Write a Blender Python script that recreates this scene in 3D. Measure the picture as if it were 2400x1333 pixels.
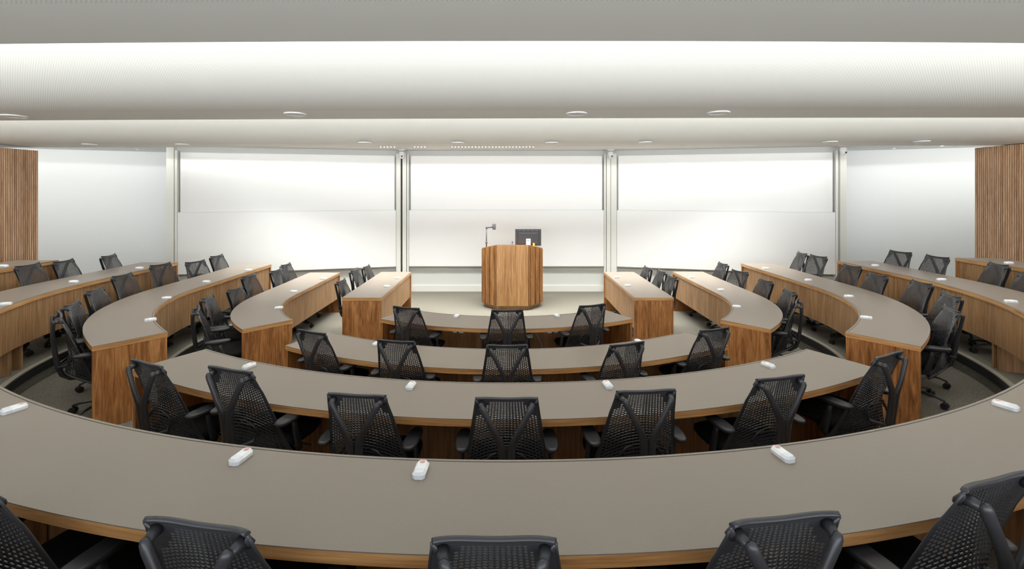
import bpy, math, random
from mathutils import Vector
for o in list(bpy.data.objects): bpy.data.objects.remove(o, do_unlink=True)
S = bpy.context.scene
C = S.collection
PI = math.pi
random.seed(4)
# ------------------------------------------------------------------ camera
# metres; x right, y towards the whiteboards, z up; floor of the pit z = 0
EYE = 2.32
cam = bpy.data.cameras.new('camera'); co = bpy.data.objects.new('camera', cam); C.objects.link(co)
co.location = (0, 0, EYE); co.rotation_euler = (PI/2, 0, 0)
cam.sensor_width = 36; cam.lens = 36*1100/2400
cam.shift_x = (1200-1187)/2400; cam.shift_y = -(666.5-444.3)/2400
cam.clip_start = .05; cam.clip_end = 60
S.camera = co
S.view_settings.view_transform = 'Standard'; S.view_settings.look = 'None'
S.view_settings.gamma = 1; S.view_settings.use_curve_mapping = False
S.view_settings.exposure = 0.17
# ------------------------------------------------------------------ light
w = bpy.data.worlds.new('world'); S.world = w; w.use_nodes = True
w.node_tree.nodes['Background'].inputs[0].default_value = (.9, .95, 1, 1)
w.node_tree.nodes['Background'].inputs[1].default_value = .3
def area(name, loc, rot, sx, sy, power, col=(1, .97, .92), spread=180):
    l = bpy.data.lights.new(name, 'AREA'); l.shape = 'RECTANGLE'; l.size = sx; l.size_y = sy
    l.energy = power; l.color = col; l.spread = math.radians(spread)
    o = bpy.data.objects.new(name, l); C.objects.link(o); o.location = loc
    o.rotation_euler = tuple(math.radians(a) for a in rot); return o
NEUT = (.985, .995, .95); COOL = (.86, .93, 1)
# cove strips lying on the ledges of the ceiling fins, shining up and towards the boards
area('cove_light_near', (0, 2.20, 3.16), (125, 0, 0), 20, .06, 200, NEUT, 150)
area('cove_light_mid', (0, 4.75, 3.16), (125, 0, 0), 22, .06, 230, NEUT, 150)
# added fill lamps, hidden above the gaps between the fins, shining down on the desks
area('slot_fill_near', (0, 2.78, 3.86), (0, 0, 0), 18, .3, 25, NEUT)
area('slot_fill_mid', (0, 5.55, 3.86), (0, 0, 0), 20, .7, 90, NEUT)
# assumed, unseen lights of the front zone behind the last fin: down on the podium floor, and onto the boards; the side wall pair is added fill
area('assumed_front_down', (0, 8.75, 3.18), (0, 0, 0), 10, .3, 240, NEUT, 95)
area('assumed_wall_wash', (0, 8.35, 3.17), (60, 0, 0), 13.5, .25, 62, NEUT)
area('side_wall_fill_left', (-9.2, 8.6, 3.17), (50, 0, 12), 3.6, .25, 58, NEUT)  # added lamp, hidden, lifts the dark recessed side wall
area('side_wall_fill_right', (9.2, 8.6, 3.17), (50, 0, -12), 3.6, .25, 45, NEUT)
# added fill behind the camera, standing for daylight through an assumed, unseen window
area('assumed_window_fill', (.8, -2.85, 1.95), (97, 0, 0), 15, 1.5, 420, COOL)
# ------------------------------------------------------------------ helpers
class M:
    def __init__(s): s.v = []; s.f = []; s.uv = []; s.m = []; s.sm = []
    def face(s, idx, uv=None, m=0, sm=False):
        s.f.append(tuple(idx)); s.uv.append(uv or [(0, 0)]*len(idx)); s.m.append(m); s.sm.append(sm)
    def add(s, pts):
        b = len(s.v); s.v += [tuple(p) for p in pts]; return list(range(b, b+len(pts)))
    def quad(s, a, b, c, d, uv=None, m=0, sm=False):
        s.face(s.add((a, b, c, d)), uv, m, sm)
    def box(s, x0, y0, z0, x1, y1, z1, m=0, uo=0, flip=False):
        P = [(x0, y0, z0), (x1, y0, z0), (x1, y1, z0), (x0, y1, z0), (x0, y0, z1), (x1, y0, z1), (x1, y1, z1), (x0, y1, z1)]
        i = s.add(P)
        for q in ((0, 3, 2, 1), (4, 5, 6, 7), (0, 1, 5, 4), (1, 2, 6, 5), (2, 3, 7, 6), (3, 0, 4, 7)):
            pts = [P[k] for k in q]
            if q in ((0, 3, 2, 1), (4, 5, 6, 7)): uv = [(p[0]+uo, p[1]) for p in pts]
            elif q in ((0, 1, 5, 4), (2, 3, 7, 6)): uv = [(p[0]+uo, p[2]) for p in pts]
            else: uv = [(p[1]+uo, p[2]) for p in pts]
            s.face([i[k] for k in q], uv, m)
        return i
    def prism(s, A, B, z0, z1, m=0, cap=True, skip=()):
        """closed wall between two open polylines A (inner) and B (outer), z0..z1"""
        n = len(A); d = [0]
        for k in range(1, n): d.append(d[-1]+math.hypot(B[k][0]-B[k-1][0], B[k][1]-B[k-1][1]))
        a0 = s.add([(p[0], p[1], z0) for p in A]); a1 = s.add([(p[0], p[1], z1) for p in A])
        b0 = s.add([(p[0], p[1], z0) for p in B]); b1 = s.add([(p[0], p[1], z1) for p in B])
        for k in range(n-1):
            W = math.hypot(A[k][0]-B[k][0], A[k][1]-B[k][1]); u, u2 = d[k], d[k+1]
            s.face([a1[k], a1[k+1], b1[k+1], b1[k]], [(u, 0), (u2, 0), (u2, W), (u, W)], m)
            s.face([a0[k], b0[k], b0[k+1], a0[k+1]], [(u, 0), (u, W), (u2, W), (u2, 0)], m)
            s.face([a0[k], a0[k+1], a1[k+1], a1[k]], [(u, z0), (u2, z0), (u2, z1), (u, z1)], m)
            s.face([b0[k], b1[k], b1[k+1], b0[k+1]], [(u, z0), (u, z1), (u2, z1), (u2, z0)], m)
        if cap:
            for k in (0, n-1):
                W = math.hypot(A[k][0]-B[k][0], A[k][1]-B[k][1])
                s.face([a0[k], a1[k], b1[k], b0[k]], [(0, z0), (0, z1), (W, z1), (W, z0)], m)
    def tube(s, pts, rad, seg=10, m=0, cap=True, flat=None, up=None):
        """rad: number or list of numbers/(ra, rb) pairs; rb runs along the 'up' hint"""
        n = len(pts); P = [Vector(p) for p in pts]; rings = []
        upv = Vector(up) if up else None
        for k in range(n):
            t = (P[min(k+1, n-1)]-P[max(k-1, 0)]).normalized()
            u = upv if upv else (Vector((0, 0, 1)) if abs(t.z) < .9 else Vector((0, 1, 0)))
            a = t.cross(u).normalized(); b = a.cross(t).normalized()
            r = rad[k] if isinstance(rad, (list, tuple)) and not isinstance(rad, tuple) else rad
            ra, rb = (r if isinstance(r, tuple) else (r, r))
            rings.append(s.add([P[k]+a*ra*math.cos(2*PI*j/seg)+b*rb*math.sin(2*PI*j/seg) for j in range(seg)]))
        for k in range(n-1):
            for j in range(seg):
                j2 = (j+1) % seg
                s.face([rings[k][j], rings[k][j2], rings[k+1][j2], rings[k+1][j]],
                       [(k/n, j/seg), (k/n, (j+1)/seg), ((k+1)/n, (j+1)/seg), ((k+1)/n, j/seg)], m, True)
        if cap:
            s.face(rings[0][::-1], None, m); s.face(rings[-1], None, m)
    def loft(s, rings, m=0, sm=True, cap=True):
        R = [s.add(r) for r in rings]; n = len(R[0])
        for k in range(len(R)-1):
            for j in range(n):
                j2 = (j+1) % n; s.face([R[k][j], R[k][j2], R[k+1][j2], R[k+1][j]], None, m, sm)
        if cap: s.face(R[0][::-1], None, m, False); s.face(R[-1], None, m, False)
    def build(s, name, mats, parent=None):
        me = bpy.data.meshes.new(name); me.from_pydata(s.v, [], s.f)
        ul = me.uv_layers.new(name='UVMap'); k = 0; buf = []
        for u in s.uv:
            for q in u: buf += [q[0], q[1]]
        ul.data.foreach_set('uv', buf)
        me.polygons.foreach_set('material_index', s.m); me.polygons.foreach_set('use_smooth', s.sm)
        for mt in (mats if isinstance(mats, (list, tuple)) else [mats]): me.materials.append(mt)
        me.validate(); me.update()
        import bmesh
        b = bmesh.new(); b.from_mesh(me); bmesh.ops.recalc_face_normals(b, faces=b.faces); b.to_mesh(me); b.free()
        o = bpy.data.objects.new(name, me); C.objects.link(o)
        if parent: o.parent = parent
        return o
def empty(name, loc=(0, 0, 0), rz=0):
    o = bpy.data.objects.new(name, None); C.objects.link(o); o.location = loc; o.rotation_euler = (0, 0, rz)
    o.empty_display_size = .1; return o
def tag(o, label=None, cat=None, group=None, kind=None):
    if label: o['label'] = label
    if cat: o['category'] = cat
    if group: o['group'] = group
    if kind: o['kind'] = kind
    return o
def struct(o): o['kind'] = 'structure'; return o
def sup(cx, cy, z, a, b, n=28, e=3.0):
    """superellipse ring"""
    r = []
    for k in range(n):
        t = 2*PI*k/n; c, q = math.cos(t), math.sin(t)
        r.append((cx+a*abs(c)**(2/e)*(1 if c >= 0 else -1), cy+b*abs(q)**(2/e)*(1 if q >= 0 else -1), z))
    return r
# ------------------------------------------------------------------ materials
def mat(name, col, rough=.5, metal=0, spec=.5, emit=None, es=0):
    m = bpy.data.materials.new(name); m.use_nodes = True; b = m.node_tree.nodes['Principled BSDF']
    b.inputs['Base Color'].default_value = (*col, 1); b.inputs['Roughness'].default_value = rough
    b.inputs['Metallic'].default_value = metal; b.inputs['Specular IOR Level'].default_value = spec
    if emit: b.inputs['Emission Color'].default_value = (*emit, 1); b.inputs['Emission Strength'].default_value = es
    return m
def N(m, t, **kw):
    n = m.node_tree.nodes.new(t)
    for k, v in kw.items(): setattr(n, k, v)
    return n
def L(m, a, b): m.node_tree.links.new(a, b)
def ramp(m, stops):
    r = N(m, 'ShaderNodeValToRGB'); e = r.color_ramp.elements
    while len(e) < len(stops): e.new(.5)
    for k, (p, c) in enumerate(stops): e[k].position = p; e[k].color = (*c, 1)
    return r
def srgb(r, g, b): return tuple(((c/255+.055)/1.055)**2.4 if c > 10 else c/255/12.92 for c in (r, g, b))
def wood(name, dark, mid, light, along='v', leaf=.16, figure=1.0, rough=.42, slat=False):
    m = mat(name, mid, rough); b = m.node_tree.nodes['Principled BSDF']
    uv = N(m, 'ShaderNodeUVMap'); sep = N(m, 'ShaderNodeSeparateXYZ'); L(m, uv.outputs[0], sep.inputs[0])
    info = N(m, 'ShaderNodeObjectInfo')
    ac, gr = (sep.outputs[0], sep.outputs[1]) if along == 'v' else (sep.outputs[1], sep.outputs[0])
    # veneer leaf index -> tone + grain offset
    dv = N(m, 'ShaderNodeMath', operation='DIVIDE'); L(m, ac, dv.inputs[0]); dv.inputs[1].default_value = 1 if slat else leaf
    fl = N(m, 'ShaderNodeMath', operation='FLOOR'); L(m, dv.outputs[0], fl.inputs[0])
    ad = N(m, 'ShaderNodeMath', operation='ADD'); L(m, fl.outputs[0], ad.inputs[0]); L(m, info.outputs['Random'], ad.inputs[1])
    wn = N(m, 'ShaderNodeTexWhiteNoise', noise_dimensions='1D'); L(m, ad.outputs[0], wn.inputs['W'])
    off = N(m, 'ShaderNodeMath', operation='MULTIPLY'); L(m, info.outputs['Random'], off.inputs[0]); off.inputs[1].default_value = 37
    ac2 = N(m, 'ShaderNodeMath', operation='ADD'); L(m, ac, ac2.inputs[0]); L(m, off.outputs[0], ac2.inputs[1])
    gs = N(m, 'ShaderNodeMath', operation='MULTIPLY'); L(m, gr, gs.inputs[0]); gs.inputs[1].default_value = .045 if figure < 2 else .07
    cb = N(m, 'ShaderNodeCombineXYZ'); L(m, ac2.outputs[0], cb.inputs[0]); L(m, gs.outputs[0], cb.inputs[1])
    zz = N(m, 'ShaderNodeMath', operation='MULTIPLY'); L(m, wn.outputs['Value'], zz.inputs[0]); zz.inputs[1].default_value = 3 if slat else .12
    L(m, zz.outputs[0], cb.inputs[2])
    n1 = N(m, 'ShaderNodeTexNoise'); L(m, cb.outputs[0], n1.inputs['Vector'])
    n1.inputs['Scale'].default_value = 34 if figure < 2 else 26; n1.inputs['Detail'].default_value = 5; n1.inputs['Roughness'].default_value = .62; n1.inputs['Distortion'].default_value = .5*figure
    n2 = N(m, 'ShaderNodeTexNoise'); L(m, cb.outputs[0], n2.inputs['Vector'])
    n2.inputs['Scale'].default_value = 120; n2.inputs['Detail'].default_value = 3
    mx = N(m, 'ShaderNodeMath', operation='MULTIPLY_ADD'); L(m, n2.outputs['Fac'], mx.inputs[0]); mx.inputs[1].default_value = .3; L(m, n1.outputs['Fac'], mx.inputs[2])
    m2 = N(m, 'ShaderNodeMath', operation='MULTIPLY_ADD'); L(m, wn.outputs['Value'], m2.inputs[0]); m2.inputs[1].default_value = .2 if slat else .07; L(m, mx.outputs[0], m2.inputs[2])
    s_ = -.15 - (.10 if slat else .035)
    m3 = N(m, 'ShaderNodeMath', operation='ADD'); L(m, m2.outputs[0], m3.inputs[0]); m3.inputs[1].default_value = s_
    r = ramp(m, [(.24, dark), (.52, mid), (.80, light)] if figure < 1.5 else [(.26, dark), (.52, mid), (.78, light)]); L(m, m3.outputs[0], r.inputs[0]); L(m, r.outputs[0], b.inputs['Base Color'])
    return m
WD = wood('walnut_panel', srgb(124, 90, 58), srgb(170, 129, 88), srgb(202, 162, 118))
WE = wood('walnut_end_panel', srgb(100, 58, 27), srgb(168, 112, 62), srgb(214, 160, 102), leaf=.9, figure=2.2)
WH = wood('walnut_edge_band', srgb(150, 102, 60), srgb(202, 150, 94), srgb(230, 184, 126), along='h', leaf=5)
DW = mat('dark_recess_wood', (.035, .018, .009), .6)
WR = wood('podium_rib_wood', srgb(110, 66, 32), srgb(158, 110, 64), srgb(196, 150, 100), slat=True)
WS = wood('slat_wood', srgb(168, 124, 90), srgb(212, 170, 134), srgb(240, 206, 172), slat=True)
WP = wood('podium_wood', srgb(136, 92, 54), srgb(180, 134, 86), srgb(208, 166, 118), leaf=.3, figure=1.3)
def laminate():
    m = mat('taupe_laminate', srgb(130, 121, 111), .42, spec=.5); b = m.node_tree.nodes['Principled BSDF']
    tc = N(m, 'ShaderNodeTexCoord'); n = N(m, 'ShaderNodeTexNoise'); L(m, tc.outputs['Object'], n.inputs['Vector'])
    n.inputs['Scale'].default_value = 260; n.inputs['Detail'].default_value = 2
    r = ramp(m, [(.3, srgb(132, 121, 110)), (.7, srgb(136, 125, 114))]); L(m, n.outputs['Fac'], r.inputs[0]); L(m, r.outputs[0], b.inputs['Base Color'])
    return m
LAM = laminate()
def carpet():
    m = mat('grey_carpet', srgb(130, 124, 112), .95, spec=.1); b = m.node_tree.nodes['Principled BSDF']
    tc = N(m, 'ShaderNodeTexCoord'); n = N(m, 'ShaderNodeTexNoise'); L(m, tc.outputs['Object'], n.inputs['Vector'])
    n.inputs['Scale'].default_value = 150; n.inputs['Detail'].default_value = 4; n.inputs['Roughness'].default_value = .7
    r = ramp(m, [(.34, srgb(82, 79, 70)), (.5, srgb(122, 118, 108)), (.66, srgb(158, 153, 142))]); L(m, n.outputs['Fac'], r.inputs[0]); L(m, r.outputs[0], b.inputs['Base Color'])
    bp = N(m, 'ShaderNodeBump'); bp.inputs['Strength'].default_value = .4; bp.inputs['Distance'].default_value = .004
    L(m, n.outputs['Fac'], bp.inputs['Height']); L(m, bp.outputs[0], b.inputs['Normal'])
    return m
CARP = carpet()
def perforated():
    m = mat('perforated_white_panel', (.88, .875, .86), .6); b = m.node_tree.nodes['Principled BSDF']
    uv = N(m, 'ShaderNodeUVMap'); mp = N(m, 'ShaderNodeVectorMath', operation='SCALE'); mp.inputs['Scale'].default_value = 2*PI/.0145
    rot = N(m, 'ShaderNodeMapping'); rot.inputs['Rotation'].default_value = (0, 0, PI/4)
    L(m, uv.outputs[0], rot.inputs[0]); L(m, rot.outputs[0], mp.inputs[0])
    sp = N(m, 'ShaderNodeSeparateXYZ'); L(m, mp.outputs[0], sp.inputs[0])
    c1 = N(m, 'ShaderNodeMath', operation='COSINE'); c2 = N(m, 'ShaderNodeMath', operation='COSINE')
    L(m, sp.outputs[0], c1.inputs[0]); L(m, sp.outputs[1], c2.inputs[0])
    ad = N(m, 'ShaderNodeMath', operation='ADD'); L(m, c1.outputs[0], ad.inputs[0]); L(m, c2.outputs[0], ad.inputs[1])
    mr = N(m, 'ShaderNodeMapRange'); mr.inputs['From Min'].default_value = .5; mr.inputs['From Max'].default_value = 1.2
    L(m, ad.outputs[0], mr.inputs['Value'])
    r = ramp(m, [(0, (.89, .90, .87)), (1, (.68, .69, .66))]); L(m, mr.outputs[0], r.inputs[0]); L(m, r.outputs[0], b.inputs['Base Color'])
    return m
PERF = perforated()
FIN = mat('smooth_fin_paint', (.89, .90, .86), .6)
WHITE = mat('white_paint', (.86, .865, .87), .7)
WALLP = mat('side_wall_paint', (.80, .81, .815), .8)
CEIL = mat('ceiling_paint', (.80, .80, .80), .8)
BOARD = mat('whiteboard_enamel', (.92, .925, .925), .22, spec=.5)
RAIL = mat('ivory_aluminium', (.80, .80, .76), .35)
GREYP = mat('light_grey_panel', (.72, .73, .71), .6)
DARKGAP = mat('dark_gap', (.05, .05, .045), .8)
BLACK = mat('black_plastic', (.032, .032, .036), .38, spec=.5)
BLACKM = mat('black_elastomer', (.034, .034, .038), .32, spec=.5)
FABRIC = mat('black_fabric', (.014, .014, .015), .9, spec=.2)
RUBBER = mat('caster_rubber', (.02, .02, .02), .5)
GREYF = mat('pale_grey_fabric', srgb(176, 172, 156), .9)
STEEL = mat('black_steel', (.03, .03, .03), .45, metal=.3)
METAL = mat('brushed_metal', (.45, .45, .46), .35, metal=.8)
NOSE = mat('stair_nosing', srgb(158, 152, 136), .55)
RIB = mat('black_rib', (.02, .02, .02), .6)
MICW = mat('white_device_plastic', (.85, .86, .87), .3)
MICT = mat('frosted_tip', (.76, .78, .81), .25)
VENT = mat('vent_grey', (.16, .16, .16), .5)
DOCG = mat('dark_grey_plastic', (.11, .11, .12), .5)
RED = mat('red_ring', srgb(226, 150, 138), .4)
DISC = mat('speaker_grille', (.82, .82, .80), .5)
SPOT = mat('spot_glow', (1, 1, 1), .4, emit=(1, .97, .9), es=6)
BLUE = mat('blue_cable', srgb(120, 150, 190), .4)
OUTM = mat('outlet_plate', (.75, .76, .78), .35)
YEL = mat('yellow_label', srgb(220, 190, 40), .5)
# ------------------------------------------------------------------ plan of the desk rows
YC=8.349
# inner curve per row/side: R, theta0(deg), xw, yend
ROW={1:dict(R=2.51,t0=45,xw=(1.82,1.86),ye=(9.0,9.0),top=.745),
2:dict(R=3.72,t0=45,xw=(3.15,3.18),ye=(8.9,9.0),top=.75),
3:dict(R=5.04,t0=45,xw=(4.28,4.32),ye=(8.55,8.65),top=.96),
4:dict(R=6.32,t0=42,xw=(5.28,5.42),ye=(7.55,7.7),top=1.152),
5:dict(R=7.60,t0=40,xw=(6.2,6.42),ye=(6.5,6.72),top=1.345)}
def curve(row,side,ts=0,off=0.0,ye=None,n=40):
    """base inner curve of a row on one side (-1 left, +1 right) from angle ts outward, offset by off (number or func of 0..1)"""
    p=ROW[row];R=p['R'];t0=math.radians(p['t0']);i=0 if side<0 else 1;xw=p['xw'][i]
    ye=p['ye'][i] if ye is None else ye
    r=(xw-R*math.sin(t0))/(1-math.sin(t0));cx=(R-r)*math.sin(t0);cy=YC-(R-r)*math.cos(t0)
    pts=[];ts=math.radians(ts)
    if ts<t0:
        n1=max(2,int(R*(t0-ts)/.09))
        for k in range(n1+1):
            t=ts+(t0-ts)*k/n1;pts.append((R*math.sin(t),YC-R*math.cos(t),math.sin(t),-math.cos(t)))
    n2=max(4,int(r*(math.pi/2-t0)/.09))
    for k in range(1,n2+1):
        t=t0+(math.pi/2-t0)*k/n2;pts.append((cx+r*math.sin(t),cy-r*math.cos(t),math.sin(t),-math.cos(t)))
    if ye>cy+.02: 
        m=max(3,int((ye-cy)/.12))
        for k in range(1,m+1):
            pts.append((xw,cy+(ye-cy)*k/m,1,0))
    o=[]
    for x,y,nx,ny in pts:
        o.append((side*(x+nx*off),y+ny*off,side*nx,ny))
    return o
CH = [                                                            # kind, row, side, x, y, turn, height change
('c',4,0,-0.827,1.659,-10,-0.02),
('c',4,0,-0.034,1.609,0,-0.02),
('c',4,0,0.748,1.659,8,0.00),
('c',4,0,1.447,1.777,16,0.03),
('c',4,0,-1.675,1.823,-14,-0.01),
('c',3,0,-2.205,3.350,-24,0.00),
('c',3,0,-1.557,3.130,-18,0.05),
('c',3,0,-0.805,2.956,-6,-0.02),
('c',3,0,0.001,2.892,0,-0.01),
('c',3,0,0.749,2.940,5,0.01),
('c',3,0,1.560,3.118,13,0.01),
('c',3,0,2.444,3.470,26,0.01),
('c',2,0,-1.650,4.583,-23,0.05),
('c',2,0,-0.888,4.341,-10,0.05),
('c',2,0,0.007,4.236,0,0.05),
('c',2,0,0.924,4.319,19,0.03),
('c',2,0,1.827,4.669,19,0.05),
('c',1,0,-1.022,5.595,-19,0.02),
('c',1,0,-0.008,5.421,3,0.04),
('c',1,0,0.856,5.583,20,0.05),
('w',1,-1,-2.247,7.294,-90,-0.06),
('w',1,-1,-2.239,7.924,-90,0.00),
('w',1,-1,-2.245,8.610,-90,-0.05),
('w',2,-1,-3.231,5.492,-60,0.00),
('w',2,-1,-3.488,6.056,-75,-0.01),
('w',2,-1,-3.533,6.679,-90,-0.05),
('w',2,-1,-3.675,7.287,-90,0.02),
('w',2,-1,-3.550,7.898,-90,0.00),
('w',2,-1,-3.675,8.510,-90,0.00),
('w',3,-1,-3.814,4.470,-45,0.00),
('w',3,-1,-4.317,5.120,-65,-0.07),
('w',3,-1,-4.589,5.686,-73,-0.05),
('w',3,-1,-4.796,6.280,-86,0.00),
('w',3,-1,-4.809,6.908,-99,0.03),
('w',3,-1,-4.747,7.533,-107,-0.03),
('w',3,-1,-4.711,8.160,-90,-0.01),
('w',4,-1,-5.738,5.302,-72,-0.04),
('w',4,-1,-5.680,5.928,-83,0.00),
('w',4,-1,-5.808,6.543,-82,-0.04),
('w',4,-1,-5.688,7.160,-77,-0.05),
('w',1,1,2.260,8.610,90,-0.07),
('w',1,1,2.315,7.984,90,-0.03),
('w',1,1,2.276,7.357,90,-0.01),
('w',2,1,3.647,8.610,90,0.00),
('w',2,1,3.626,7.795,110,-0.02),
('w',2,1,3.607,7.119,90,-0.02),
('w',2,1,3.560,6.490,79,-0.03),
('w',2,1,3.233,5.828,56,0.00),
('w',3,1,4.850,8.260,80,0.03),
('w',3,1,4.781,7.636,98,0.05),
('w',3,1,4.845,7.011,92,0.00),
('w',3,1,4.712,6.397,86,-0.02),
('w',3,1,4.731,5.769,80,0.01),
('w',3,1,4.500,5.184,70,0.00),
('w',3,1,4.064,4.731,65,-0.03),
('w',4,1,5.864,7.310,100,-0.03),
('w',4,1,5.820,6.683,92,-0.01),
('w',4,1,5.946,6.068,72,0.00),
('w',4,1,5.747,5.471,80,-0.04),
('w',5,1,6.887,6.330,80,-0.02),
]
# ------------------------------------------------------------------ curves of the desk rows
def line(p, q, n=8): return [(p[0]+(q[0]-p[0])*k/n, p[1]+(q[1]-p[1])*k/n) for k in range(n+1)]
FLOOR = {1: 0, 2: 0, 3: .215, 4: .407, 5: .6}
DEP = .53
def dep(nx): return DEP+.05*min(1, (abs(nx)/.9)**3)
def row_lines(row, side, ts, off_in, off_out, ye=None):
    """polylines at off_in / off_out from the inner curve; a callable gets the normal x"""
    A = []; B = []
    for (x, y, nx, ny) in curve(row, side, ts, 0, ye):
        a = off_in(nx) if callable(off_in) else off_in; b = off_out(nx) if callable(off_out) else off_out
        A.append((x+nx*a, y+ny*a)); B.append((x+nx*b, y+ny*b))
    return A, B
def arc_lines(row, a0, a1, oi, oo, n=48):
    R = ROW[row]['R']; A = []; B = []
    for k in range(n+1):
        t = math.radians(a0+(a1-a0)*k/n); A.append(((R+oi)*math.sin(t), YC-(R+oi)*math.cos(t))); B.append(((R+oo)*math.sin(t), YC-(R+oo)*math.cos(t)))
    return A, B
def full_lines(row, oi, oo):
    A1, B1 = row_lines(row, -1, 0, oi, oo); A2, B2 = row_lines(row, 1, 0, oi, oo)
    return A1[::-1]+A2[1:], B1[::-1]+B2[1:]
# ------------------------------------------------------------------ room shell
m = M(); m.box(-11.6, -3.2, -.12, 11.6, 12.6, 0); struct(m.build('floor', CARP))
def step_off(nx): return -.14+.11*nx*nx
for row in (3, 4, 5):
    ye = {3: 9.1, 4: 8.1, 5: 7.0}[row]; wdt = {3: 1.6, 4: 1.6, 5: 4.3}[row]
    A1, B1 = row_lines(row, -1, 0, step_off, wdt, ye); A2, B2 = row_lines(row, 1, 0, step_off, wdt, ye)
    A = A1[::-1]+A2[1:]; B = B1[::-1]+B2[1:]
    m = M(); m.prism(A, B, .001, FLOOR[row]); struct(m.build('floor', CARP))
    so2 = lambda nx: step_off(nx)+.055
    A1, B1 = row_lines(row, -1, 0, step_off, so2, ye); A2, B2 = row_lines(row, 1, 0, step_off, so2, ye)
    A = A1[::-1]+A2[1:]; B = B1[::-1]+B2[1:]
    m = M(); m.prism([(p[0], p[1]) for p in A], B, FLOOR[row]-.002, FLOOR[row]+.006); struct(m.build('trim_%d' % (row-2), NOSE))
    m = M(); zt_ = FLOOR[row]                                      # black ribbed face under each nosing
    for j in range(6):
        d_ = .010 if j % 2 == 0 else .004
        f0 = lambda nx, d_=d_: step_off(nx)-d_; f1 = lambda nx: step_off(nx)+.001
        A1, B1 = row_lines(row, -1, 0, f0, f1, ye); A2, B2 = row_lines(row, 1, 0, f0, f1, ye)
        m.prism(A1[::-1]+A2[1:], B1[::-1]+B2[1:], zt_-.003-.015*(j+1), zt_-.003-.015*j)
    struct(m.build('trim_%d' % (row+1), RIB))
# front wall: centre section and two angled sections, then the recessed side walls
def wall(name, p, q, z0, z1, mt, th=.1, side=1):
    dx, dy = q[0]-p[0], q[1]-p[1]; l = math.hypot(dx, dy); nx, ny = -dy/l*th*side, dx/l*th*side
    m = M(); m.prism(line(p, q, 1), line((p[0]+nx, p[1]+ny), (q[0]+nx, q[1]+ny), 1), z0, z1); return struct(m.build(name, mt))
FY = 10.72
PC = ((-2.36, FY), (2.36, FY))
PL = ((-6.93, 9.63), (-2.36, FY)); PR = ((2.36, FY), (6.93, 9.63))
ZC = 3.21
wall('wall_front', PC[0], PC[1], 0, ZC, GREYP)
wall('wall_front', PL[0], PL[1], 0, ZC, GREYP)
wall('wall_front', PR[0], PR[1], 0, ZC, GREYP)
wall('wall_left', (-11.1, 9.9), (-7.0, 11.62), 0, ZC, WALLP)
wall('wall_left', (-7.0, 11.72), (-6.93, 9.66), 0, ZC, WALLP, .06)
wall('wall_right', (6.9, 11.16), (11.1, 9.34), 0, ZC, WALLP)
wall('wall_right', (6.93, 9.66), (7.0, 11.3), 0, ZC, WALLP, .06)
wall('wall_left', (-11.1, -3), (-11.1, 10), 0, 4.0, WALLP)
wall('wall_right', (11.1, 10), (11.1, -3), 0, 4.0, WALLP)
wall('wall_back', (11.1, -3), (-11.1, -3), 0, 4.0, WALLP)
m = M()                                                           # assumed window frame, added on the unseen back wall for the rear fill
for k in range(7): m.box(-6.8+k*2.5, -2.99, 1.15, -6.74+k*2.5, -2.93, 2.75)
m.box(-6.8, -2.99, 1.12, 8.26, -2.93, 1.18); m.box(-6.8, -2.99, 2.72, 8.26, -2.93, 2.78); struct(m.build('assumed_window_1', RAIL))
for nm, (p, q) in (('baseboard_front', PC), ('baseboard_front', PL), ('baseboard_front', PR)):
    wall(nm, p, q, 0, .135, RAIL, -.03)
for (p, q) in (PC, PL, PR): wall('trim_7', p, q, .50, .535, RAIL, -.02)
# slatted timber side walls
def slats(side, y1, ztop):
    x = 8.0*side; nm = 'wall_left' if side < 0 else 'wall_right'
    m = M(); m.box(min(x+.02*side, x+.2*side), -2.9, 0, max(x+.02*side, x+.2*side), y1-.02, ztop, 1)
    k = 0; y = -2.9
    while y < y1-.04:
        m.box(min(x, x+.018*side), y, 0, max(x, x+.018*side), y+.020, ztop, 0, uo=0)
        for f in range(len(m.uv)-6, len(m.uv)): m.uv[f] = [(k+.1+.8*(u % 1)*.05, v) for u, v in m.uv[f]]
        k += 1; y += .034
    for j in range(6):                                            # slats wrap the free end
        xa = x+side*(.004+j*.032); m.box(min(xa, xa+.022*side), y1-.03, 0, max(xa, xa+.022*side), y1, ztop, 0)
        for f in range(len(m.uv)-6, len(m.uv)): m.uv[f] = [(k+.1+.8*(u % 1)*.05, v) for u, v in m.uv[f]]
        k += 1
    struct(m.build(nm, [WS, DARKGAP]))
slats(-1, 8.02, 2.985); slats(1, 8.02, 3.03)
# ------------------------------------------------------------------ ceiling: three curved fins, flat parts
ZT = 3.92
def edgefit(pts):
    (x1, y1), (x2, y2), (x3, y3) = pts
    def f(x):
        x = max(-9, min(9, x))
        return y1*(x-x2)*(x-x3)/((x1-x2)*(x1-x3))+y2*(x-x1)*(x-x3)/((x2-x1)*(x2-x3))+y3*(x-x1)*(x-x2)/((x3-x1)*(x3-x2))
    return f
def pxedge(zb, L3): return edgefit([((px-1187)/(444.3-py)*(zb-EYE), 1100*(zb-EYE)/(444.3-py)) for px, py in L3])
FINS = [(3.07, pxedge(3.07, [(0, 103), (1187, 96), (2400, 101)])),
        (3.07, pxedge(3.07, [(0, 282.5), (1187, 277.5), (2400, 275.5)])),
        (3.04, pxedge(3.04, [(0, 345.5), (1187, 343.5), (2400, 340.5)]))]
PROF = [(0, 0), (-.26, 0), (-.50, .002), (-.66, .012), (-.82, .034), (-.98, .07), (-1.14, .122), (-1.30, .19), (-1.45, .275), (-1.58, .38), (-1.68, .50), (-1.75, .63), (-1.79, .76), (-1.80, .87)]
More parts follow.
